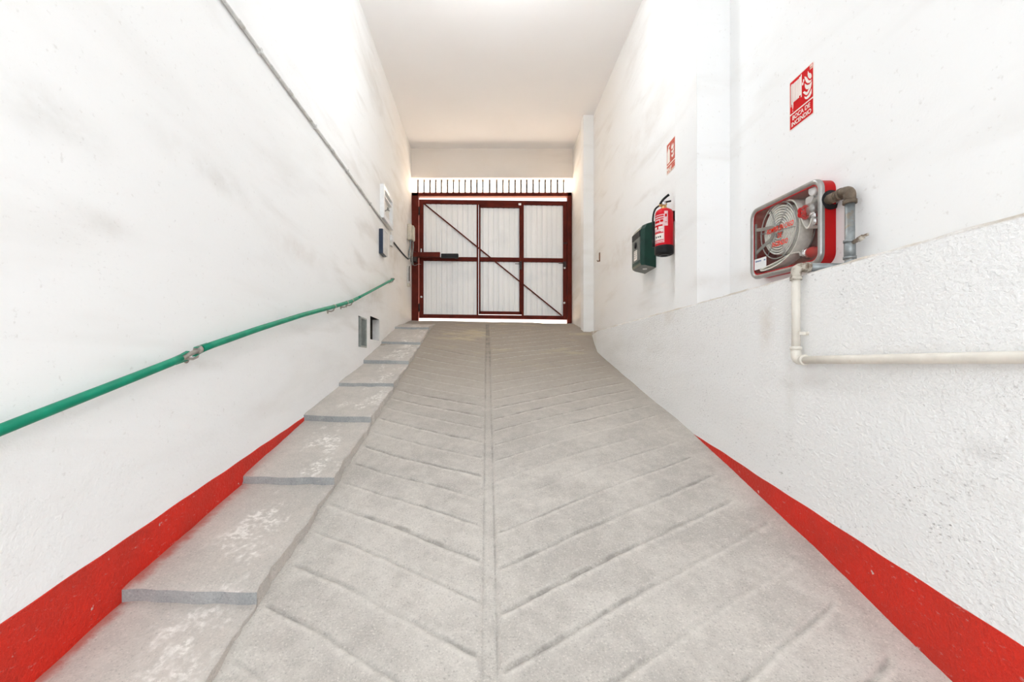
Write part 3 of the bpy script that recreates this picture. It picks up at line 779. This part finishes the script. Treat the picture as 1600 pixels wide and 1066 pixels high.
flame([(.130,.248),(.142,.240),(.152,.226),(.162,.208),(.176,.198),(.187,.198),(.183,.190),(.170,.188),(.154,.196),(.143,.210),(.136,.226),(.132,.238)])
flame([(.132,.208),(.142,.196),(.156,.184),(.172,.180),(.188,.186),(.187,.170),(.176,.160),(.156,.160),(.142,.170),(.134,.186)])
flame([(.118,.164),(.130,.166),(.142,.154),(.152,.148),(.166,.158),(.186,.164),(.176,.150),(.164,.138),(.150,.132),(.138,.140),(.128,.152)])
flame([(.130,.136),(.144,.124),(.160,.124),(.174,.134),(.187,.146),(.186,.122),(.174,.110),(.154,.108),(.140,.114),(.132,.124)])
mb.build('symbol',m_sign_white,sg,'cream hose reel and flame symbol')
mb=MB(); mb.prism(R(.172,.194,.258,.282),.0026,.0031,fn); mb.build('corner_mark',m_sign_pale,sg,'small bleached mark in the corner')
mb=MB(); put_text(mb,'BOCA DE',.028,.053,.147,.026,.0031,fn); put_text(mb,'INCENDIO',.020,.017,.163,.026,.0031,fn)
mb.build('lettering',m_sign_white,sg,'cream BOCA DE INCENDIO lettering')

# faded extinguisher sign, half behind the pilaster
EY=4.574; EZ=1.896; fn2=rw(XR,EY,EZ)
es=thing('extinguisher_sign',(XR,EY-.1,EZ),'faded red sign above the extinguisher, partly hidden by the pilaster','sign')
mb=MB(); mb.prism(rrect(0,.21,0,.305,.005,3),-.001,.002,fn2); mb.build('backing',m_sign_white,es)
mb=MB(); mb.prism(R(.007,.203,.092,.298),.002,.0026,fn2); mb.build('symbol_field',m_sign_faded,es)
mb=MB(); mb.prism(R(.007,.203,.062,.082),.002,.0026,fn2); mb.prism(R(.12,.203,.02,.06),.002,.0025,fn2); mb.build('text_field',m_sign_faded,es)
mb=MB(); mb.prism(R(.007,.203,.006,.062),.002,.0024,fn2); mb.build('faded_strip',m_sign_pale,es,'bleached lower strip of the sign')
mb=MB()
mb.prism([(.018,.106),(.082,.106),(.082,.215),(.072,.235),(.058,.240),(.058,.252),(.085,.262),(.085,.270),(.045,.270),(.040,.25),(.030,.235),(.018,.215)],.0026,.0034,fn2)
mb.prism([(.115,.235),(.140,.262),(.150,.23),(.175,.25),(.178,.222),(.150,.205),(.120,.21)],.0026,.0034,fn2)
mb.prism([(.115,.195),(.150,.19),(.180,.21),(.175,.178),(.15,.165),(.125,.175)],.0026,.0034,fn2)
mb.prism([(.118,.155),(.150,.15),(.180,.168),(.172,.135),(.15,.122),(.125,.135)],.0026,.0034,fn2)
mb.build('symbol',m_sign_white,es)

# fire extinguisher
EXX,EXY,EXB,ER=1.697,4.38,1.055,.083
ex=thing('fire_extinguisher',(EXX,EXY,EXB),'red fire extinguisher with black base hung beside the green box','fire extinguisher')
o=(EXX,EXY,EXB)
mb=MB(); mb.lathe([(0,.03),(ER-.004,.03),(ER,.06),(ER,.385),(ER*.97,.405),(ER*.86,.424),(ER*.62,.438),(ER*.34,.444),(0,.446)],o,(0,0,1),40); mb.build('cylinder',m_ext_red,ex)
mb=MB(); mb.lathe([(0,.004),(.03,.004),(.035,-.004),(.060,-.004),(.066,.006),(ER-.006,.004),(ER+.003,.014),(ER+.003,.080),(ER,.084),(ER-.01,.084)],o,(0,0,1),40); mb.build('base_ring',m_black,ex,'black plastic base')
mb=MB(); mb.lathe([(.028,.436),(.030,.452),(.022,.458),(.022,.480),(.026,.482),(.026,.496),(.016,.500),(0,.500)],o,(0,0,1),20)
mb.tube([(EXX-.018,EXY,EXB+.476),(EXX-.05,EXY-.004,EXB+.476)],.011,10); mb.build('valve',m_brass,ex,'brass valve')
def lever(pts,w,th,name):
    mb=MB(); mb.tube(smooth_path([(EXX+a,EXY+b,EXB+c) for a,b,c in pts],4),th,10); return mb.build(name,m_black,ex,'black lever handle')
lever([(-.034,.012,.480),(-.030,.010,.500),(-.010,.0,.532),(.022,-.012,.562),(.040,-.02,.574)],.024,.0115,'squeeze_lever')
lever([(-.034,.012,.484),(-.012,.004,.502),(.020,-.010,.508),(.058,-.022,.513)],.024,.0085,'carry_handle')
mb=MB(); mb.lathe([(0,0),(.018,0),(.018,.012),(0,.013)],(EXX-.01,EXY-.022,EXB+.488),(-.2,-1,0),16); mb.build('gauge',m_chrome,ex)
mb=MB(); P=smooth_path([(EXX-.045,EXY+.002,EXB+.476),(EXX-.085,EXY+.006,EXB+.44),(EXX-.103,EXY+.01,EXB+.36),(EXX-.100,EXY+.012,EXB+.25),(EXX-.098,EXY+.012,EXB+.15)],8)
mb.tube(P,.0085,10); mb.tube([P[-1],P[-1]-Vector((0,0,.07))],[.014,.011],10); mb.build('hose',m_black,ex,'black discharge hose')
mb=MB(); mb.bbox(EXX+.07,XR-.0005,EXY-.025,EXY+.025,EXB+.33,EXB+.42,.004); mb.build('wall_bracket',m_black,ex)
def cyl_patch(mb,a0,a1,z0,z1,r=ER+.0008,n=8,mi=0):
    vs=[];
    for z in (z0,z1):
        for k in range(n+1):
            a=math.radians(a0+(a1-a0)*k/n); vs.append((EXX+r*math.sin(a),EXY-r*math.cos(a),EXB+z))
    mb.add(vs,[(k,k+1,n+2+k,n+1+k) for k in range(n)],mi,True)
mb=MB(); cyl_patch(mb,-100,-20,.105,.372); cyl_patch(mb,-20,2,.26,.40); mb.build('label',m_pinkish,ex,'pink and white instruction label')
mb=MB(); lab=ER+.0016
for a,b,z0,z1 in ((-95,-24,.352,.364),(-95,-24,.330,.340),(-90,-50,.296,.318),(-46,-26,.300,.322),(-95,-30,.262,.276),(-70,-58,.236,.262),(-95,-40,.206,.214),(-95,-24,.196,.204),(-95,-24,.128,.133),(-95,-24,.112,.116)):
    cyl_patch(mb,a,b,z0,z1,lab)
mb.build('label_lettering',m_sign_red,ex,'red printed bars of the label')
mb=MB()
for a,b,z0,z1 in ((-16,-4,.345,.372),(-16,-2,.292,.297)): cyl_patch(mb,a,b,z0,z1,lab)
mb.build('label_lettering',m_sign_red,ex,'red print on the narrow side label')
mb=MB()
for a,b,z0,z1 in ((-95,-26,.138,.192),(-92,-28,.243,.258),(-44,-26,.218,.232)): cyl_patch(mb,a,b,z0,z1,lab)
mb.build('label_panel',m_sign_white,ex,'cream panels of the label')
mb=MB()
for a,b in ((-80,-70),(-62,-54),(-48,-40)): cyl_patch(mb,a,b,.155,.170,lab+.0008)
mb.build('label_pictogram',m_black,ex)

# green wall box
gb=thing('emergency_box',(XR,5.03,1.04),'dark green wall box with black and grey front, beside the extinguisher','wall box')
ya,yb=4.859,5.203
def sec(z,x0,ch): return [(XR-.003,ya,z),(x0+ch,ya,z),(x0,ya+ch,z),(x0,yb-ch,z),(x0+ch,yb,z),(XR-.003,yb,z)]
mb=MB()
lv=[(1.041,1.076,1.648),(1.10,1.10,1.640),(1.46,1.46,1.645),(1.538,1.500,1.668)]
V=[]
for zw,zf,x0 in lv:
    S=sec(0,x0,.035)
    V+=[(x,y,zw+(zf-zw)*min(1,(XR-x)/(XR-x0))) for x,y,_ in S]
n=6; fs=[(i*n+k,i*n+(k+1)%n,(i+1)*n+(k+1)%n,(i+1)*n+k) for i in range(3) for k in range(n)]
mb.add(V,fs,0); mb.add(V[:6],[tuple(range(6))],1); mb.add(V[-6:],[tuple(range(6))],0)
mb.build('housing',[m_dgreen,m_gpanel],gb)
fx=1.6405
fb=lambda u,v,w:(fx-w,yb-u,v)
mb=MB(); mb.prism(R(.042,.300,1.385,1.452),-.004,.004,fb); mb.build('top_window',m_black,gb,'black window at the top of the front')
mb=MB(); mb.prism(R(.042,.300,1.135,1.380),-.004,.003,fb); mb.build('front_panel',m_gpanel,gb,'grey front panel')
mb=MB(); mb.lathe([(0,.012),(.030,.012),(.036,.002),(.036,0)],(fx-.002,yb-.17,1.318),(-1,0,0),20); mb.build('button',m_black,gb)
mb=MB(); mb.prism(R(.115,.215,1.155,1.262),.003,.0045,fb); mb.build('notice',m_sign_white,gb,'pale notice on the front panel')
mb=MB()
for k in range(4): mb.prism(R(.125,.2-.012*(k%2),1.245-k*.022,1.250-k*.022),.0045,.005,fb)
mb.build('notice_lettering',m_gpanel,gb)
mb=MB(); mb.lathe([(0,.012),(.022,.010),(.024,0)],(1.72,4.98,1.055),(0,0,-1),14); mb.build('bottom_knob',m_pale,gb)

# small rusty hook
mb=MB(); mb.bbox(XR-.012,XR+.002,7.27,7.31,1.655,1.80,.004); mb.tube([(XR-.01,7.29,1.67),(XR-.035,7.29,1.655),(XR-.045,7.29,1.68)],.007,8)
tag(mb.build('wall_hook',m_rust),'small rusty iron hook on the wall near the pillar','hook')

# ------------------------------------------------------------------ fire hose cabinet
XF=1.72
def cab(u,v,w):     # w: out of the front plane towards the room; front frame face at w=0
    return (XF-w, CY1-u, CZ0+v+tiltz(u))
ch=thing('fire_hose_cabinet',cab(CW/2,0,0),'red fire hose cabinet with steel frame and glass, hose coil inside','fire hose cabinet')
mb=MB()
oo=rrect(.006,CW-.006,.006,CH-.006,.060); ii=rrect(.032,CW-.032,.032,CH-.032,.040)
n=len(oo)
vs=[cab(u,v,w) for w,L in ((-.082,oo),(-.004,oo),(-.004,ii),(-.15,ii)) for u,v in L]
fs=[(a*n+i,a*n+(i+1)%n,(a+1)*n+(i+1)%n,(a+1)*n+i) for a in range(3) for i in range(n)]
mb.add(vs,fs,0); 
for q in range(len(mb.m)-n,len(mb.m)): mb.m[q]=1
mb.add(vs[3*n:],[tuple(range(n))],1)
mb.build('box',[m_box_red,m_box_dark],ch)
mb=MB()
fo=rrect(0,CW,0,CH,.066); fi=rrect(.026,CW-.026,.026,CH-.026,.046); mo=rrect(.006,CW-.006,.006,CH-.006,.060); mi_=rrect(.018,CW-.018,.018,CH-.018,.05)
n=len(fo)
vs=[cab(u,v,w) for w,L in ((-.018,fo),(-.004,fo),(.006,mo),(.006,mi_),(-.002,fi),(-.012,fi)) for u,v in L]
mb.add(vs,[(a*n+i,a*n+(i+1)%n,(a+1)*n+(i+1)%n,(a+1)*n+i) for a in range(5) for i in range(n)],0,True)
mb.build('door_frame',m_steel,ch,'brushed steel door frame')
mb=MB(); mb.prism(rrect(.022,CW-.022,.022,CH-.022,.048),-.008,-.0055,cab); pane=mb.build('pane',m_glass,ch)
mb=MB(); D=-.0045
put_text(mb,'ROMPER EN CASO',.165,.258,.245,.030,D,cab,0,.2)
put_text(mb,'DE',.268,.215,.040,.028,D,cab,0,.2)
put_text(mb,'INCENDIO',.215,.168,.145,.030,D,cab,0,.2)
mb.build('lettering',m_glass_red,pane,'red ROMPER EN CASO DE INCENDIO lettering')
mb=MB(); mb.prism(R(.034,.158,.060,.128),-.0055,-.0048,cab); sk=mb.build('sticker',m_white,pane,'white sticker with blue print in the corner')
mb=MB()
def scrib(u,v,w,h,seed):
    r=random.Random(seed); x=u
    while x<u+w:
        ww=r.uniform(.004,.008); mb.prism(R(x,x+ww,v+r.uniform(0,.002),v+h-r.uniform(0,.003)),-.0048,-.0044,cab); x+=ww+.0015
scrib(.046,.106,.058,.011,3); mb.build('sticker_lettering',m_blue_ink,pane)
mb=MB(); scrib(.134,.104,.016,.013,5); mb.build('sticker_lettering',m_blue_ink,pane)
# reel: wire wheel and coil
RC=(.247,.265); RR=.166
def pol(a,r,w): return cab(RC[0]+r*math.cos(a),RC[1]+r*math.sin(a),w)
mb=MB(); mb.tube([pol(a,RR,-.020) for a in np.linspace(0,2*PI,49)[:-1]],.0036,8,closed=True)
mb.tube([pol(a,RR,-.125) for a in np.linspace(0,2*PI,49)[:-1]],.0036,8,closed=True)
for k in range(6):
    a=math.radians(115+60*k)
    mb.tube([pol(a,.012,-.016),pol(a,RR,-.018)],.0032,8); mb.tube([pol(a,.012,-.128),pol(a,RR,-.126)],.0032,8)
mb.lathe([(0,0),(.016,0),(.016,.12),(0,.12)],pol(0,0,-.01),(1,0,0),16)
mb.build('reel_wheel',m_steel,ch,'steel wire reel wheel')
mb=MB()
def bar(pts,w,th): mb.ribbon([cab(*p) for p in pts],(0,0,1),w,th)
bar([(.036,.318,-.012),(.110,.306,-.014),(.200,.296,-.014),(.235,.275,-.014)],.020,.006)
bar([(.036,.165,-.012),(.090,.190,-.014),(.190,.225,-.014),(.235,.262,-.014)],.020,.006)
mb.box(XF+.008,XF+.016,CY1-.044,CY1-.030,CZ0+.13,CZ0+.37)
mb.build('reel_arm',m_grey_arm,ch,'grey swing arm of the reel')
# flat hose wound in a spiral
mb=MB(); T=7.5; pts=[];n=int(T*44)
for i in range(n+1):
    a=-2*PI*T*i/n+PI*.62; r=.040+(.150-.040)*i/n; pts.append(pol(a,r,-.066))
mb.ribbon(pts,(1,0,0),.078,.0078); mb.build('hose_coil',m_hose_edge,ch,'off white flat fire hose wound in a coil')
def hs(path,wd,th,name,wdir=(1,0,0)):
    mb=MB(); P=smooth_path([cab(*p) for p in path],8)
    W=[wd[0]+(wd[1]-wd[0])*i/(len(P)-1) for i in range(len(P))] if isinstance(wd,tuple) else wd
    mb.ribbon(P,wdir,W,th); return mb.build(name,m_hose,ch)
# outer wrap that leaves the top of the coil and drops to the valve
hs([(.15,.392,-.066),(.235,.426,-.066),(.32,.424,-.066),(.385,.395,-.064),(.425,.330,-.062),(.455,.265,-.060),(.490,.220,-.058),(.520,.232,-.054),(.532,.262,-.052)],(.082,.070),.008,'hose_lead')
# loose tail falling round the coil and folding at the bottom
hs([(.425,.300,-.066),(.425,.240,-.066),(.405,.165,-.064),(.350,.100,-.056),(.260,.056,-.040),(.150,.042,-.030),(.120,.047,-.030),(.135,.056,-.034),(.26,.080,-.05),(.36,.105,-.062),(.43,.100,-.068)],.076,.006,'hose_tail')
# valve group upper right
mb=MB()
vc=cab(.505,.318,-.045)
mb.lathe([(0,-.045),(.020,-.045),(.026,-.035),(.027,.02),(.022,.03),(.022,.05),(0,.05)],vc,(.35,.9,.1),20)
mb.tube([cab(.505,.318,-.045),cab(.53,.360,-.05),cab(.56,.362,-.055),cab(.625,.356,-.058)],[.022,.021,.024,.022],14)
mb.build('valve_body',m_steel,ch,'grey cast valve body')
mb=MB(); c=Vector(cab(.466,.312,-.032)); ax=Vector((.35,.9,.05)).normalized()
up=Vector((0,0,1)); u_=(up-ax*up.dot(ax)).normalized(); w_=ax.cross(u_)
mb.tube([c+(u_*math.cos(a)+w_*math.sin(a))*(.030+.0035*math.cos(6*a)) for a in np.linspace(0,2*PI,37)[:-1]],.0075,8,closed=True)
for k in range(3):
    a=PI*k/3; d=u_*math.cos(a)+w_*math.sin(a); mb.tube([c-d*.03,c+d*.03],.006,8)
mb.lathe([(0,.014),(.012,.012),(.012,-.012),(0,-.012)],c,ax,14); mb.build('handwheel',m_box_red,ch,'red valve handwheel')
mb=MB(); g=cab(.532,.412,-.036); mb.lathe([(0,.016),(.024,.016),(.028,.012),(.028,-.006),(0,-.008)],g,(-1,-.15,0),24); 
mb.tube([cab(.532,.39,-.05),cab(.53,.362,-.05)],.008,8); mb.build('pressure_gauge',m_white,ch,'round white pressure gauge')
mb=MB(); mb.bbox(XF+.03,XF+.06,CY1-.520,CY1-.462,CZ0+.338,CZ0+.385,.008); mb.build('valve_bonnet',m_pale,ch)
mb=MB(); P=[Vector(cab(.512,.300,-.046)),Vector(cab(.528,.262,-.050))]; mb.tube([P[0],P[1]],.021,16); mb.tube([P[0].lerp(P[1],.2),P[0].lerp(P[1],.45)],.027,16); mb.tube([P[1],P[1]+Vector((0,.012,-.03))],[.024,.020],16); mb.build('coupling',m_chrome,ch,'chrome hose coupling')
# branch nozzle at the bottom right
mb=MB(); a=Vector(cab(.425,.090,-.045)); b=Vector(cab(.485,.086,-.045)); mb.tube([a,a.lerp(b,.4)],.022,16); mb.tube([a.lerp(b,.35),b],[.027,.026],16); mb.tube([a.lerp(b,.55),a.lerp(b,.7)],.031,16); mb.build('nozzle_coupling',m_chrome,ch)
mb=MB(); c=Vector(cab(.575,.080,-.045)); mb.tube([b,b.lerp(c,.25),b.lerp(c,.3),c],[.028,.030,.026,.022],18); mb.build('nozzle',m_box_red,ch,'red nozzle')
mb=MB(); p=Vector(cab(.618,.330,-.052)); mb.lathe([(.022,-.01),(.050,.000),(.050,.012),(.034,.018),(.030,.03)],p,(0,-1,0),24); mb.build('inlet_flange',m_black,ch,'blackened inlet flange')

# ------------------------------------------------------------------ water pipe
XP=1.492; YP=2.207; ZP=.025; ZE=.473; XG=1.752; ZT=.848
wp=thing('water_pipe',(XP,YP,ZP),'cream wall pipe rising over the ledge to a galvanised riser at the cabinet','pipe')
mb=MB(); mb.tube([(XP,y,ZP-.003*(YP-y)) for y in np.linspace(-1,YP-.03,12)],.0185,16); mb.build('level_run',m_cream,wp)
mb=MB(); mb.tube([(XP,YP-.06,ZP)]+elbow((XP,YP-1,ZP),(XP,YP,ZP),(XP,YP,ZP+1),.035)+[(XP,YP,ZP+.06)],.0225,16); mb.tube([(XP,YP-.066,ZP),(XP,YP-.05,ZP)],.0255,16); mb.tube([(XP,YP,ZP+.05),(XP,YP,ZP+.066)],.0255,16); mb.build('elbow',m_cream,wp)
mb=MB(); mb.tube([(XP,YP,ZP+.05),(XP,YP,ZE-.04)],.0185,16); mb.build('upright',m_cream,wp)
mb=MB(); mb.tube([(XP,YP,ZE-.055)]+elbow((XP,YP,ZE-1),(XP,YP,ZE),(XP+1,YP,ZE),.032)+[(XP+.055,YP,ZE)],.0225,16); mb.tube([(XP,YP,ZE-.062),(XP,YP,ZE-.046)],.026,16); mb.tube([(XP+.046,YP,ZE),(XP+.062,YP,ZE)],.026,16); mb.build('elbow',m_cream_dirty,wp,'dirty elbow on the ledge')
mb=MB(); mb.tube([(XP+.05,YP,ZE)]+elbow((XP,YP,ZE),(XG,YP,ZE),(XG,YP,ZE+1),.04)+[(XG,YP,ZT-.05)],.0205,18); mb.build('galvanised_riser',m_galv,wp,'galvanised steel riser')
mb=MB(); mb.tube([(XG,YP,ZE+.045),(XG,YP,ZE+.13)],.0235,18); mb.tube([(XG,YP,ZE+.04),(XG,YP,ZE+.052)],.027,18); mb.tube([(XG,YP,ZE+.12),(XG,YP,ZE+.132)],.026,18); mb.build('collar',m_galv,wp)
mb=MB(); mb.tube([(XG,YP,ZT-.06)]+elbow((XG,YP,ZT-1),(XG,YP,ZT),(XG,YP+1,ZT),.032)+[(XG,YP+.06,ZT)],.025,16); mb.tube([(XG,YP,ZT-.068),(XG,YP,ZT-.05)],.0295,16); mb.tube([(XG,YP+.046,ZT),(XG,YP+.064,ZT)],.0285,16); mb.build('elbow',m_rusty,wp,'brown top elbow')
mb=MB(); mb.tube([(XG,YP+.05,ZT),(XG,2.362,ZT)],.0215,16); mb.tube([(XG,2.29,ZT),(XG,2.335,ZT)],.0275,8); mb.build('nipple',m_rusty,wp,'rusty nipple into the cabinet')
mb=MB(); a=Vector((XG,YP-.016,ZE+.115)); mb.tube([a,a+Vector((.008,-.045,.012))],.010,12); mb.tube([a+Vector((.006,-.03,.008)),a+Vector((.008,-.05,.013))],.014,6)
mb.ribbon([a+Vector((.008,-.045,.016)),a+Vector((.010,-.060,.018)),a+Vector((.012,-.078,.019))],(0,0,1),.012,.005); mb.build('drain_tap',m_cream_dirty,wp,'small drain tap')
mb=MB(); mb.box(XP-.004,XD+.004,YP-.030,YP-.017,.145,.160); mb.lathe([(0,0),(.008,0),(.008,.006),(0,.006)],(XD-.004,YP-.035,.152),(-1,0,0),10); mb.build('pipe_clip',m_cream,wp)

# ------------------------------------------------------------------ light
sc=bpy.context.scene
w=bpy.data.worlds.new('world'); sc.world=w; w.use_nodes=True
bg=w.node_tree.nodes['Background']; bg.inputs[0].default_value=(.93,.97,1.0,1); bg.inputs[1].default_value=1.15
def area(name,loc,rot,sx,sy,power,col):
    l=bpy.data.lights.new(name,'AREA'); l.shape='RECTANGLE'; l.size=sx; l.size_y=sy; l.energy=power; l.color=col
    o=bpy.data.objects.new(name,l); C.objects.link(o); o.location=loc; o.rotation_euler=rot; return o
def fill_point(name,loc,r,power,col):
    l=bpy.data.lights.new(name,'POINT'); l.shadow_soft_size=r; l.energy=power; l.color=col
    o=bpy.data.objects.new(name,l); C.objects.link(o); o.location=loc; return o
fill_point('fill_light',(.12,-1.1,.6),.22,50,(.90,.96,1))  # unseen fill light added behind the camera for frontal brightness
fill_point('fill_light',(.15,4.2,3.45),.2,40,(.90,.96,1))  # unseen fill light added under the ceiling to brighten the far half
s=bpy.data.lights.new('sun','SUN'); s.energy=72.0; s.color=(1,.87,.72); s.angle=.02
so=bpy.data.objects.new('sun',s); C.objects.link(so); so.rotation_euler=(math.radians(-38),0,math.radians(-34)); so.location=(2,14,12)

sc.view_settings.view_transform='Standard'; sc.view_settings.look='None'; sc.view_settings.gamma=1; sc.view_settings.use_curve_mapping=False
sc.view_settings.exposure=.62
sc.cycles.max_bounces=10; sc.cycles.diffuse_bounces=6
for o in bpy.data.objects:
    if '_o' in o: del o['_o']
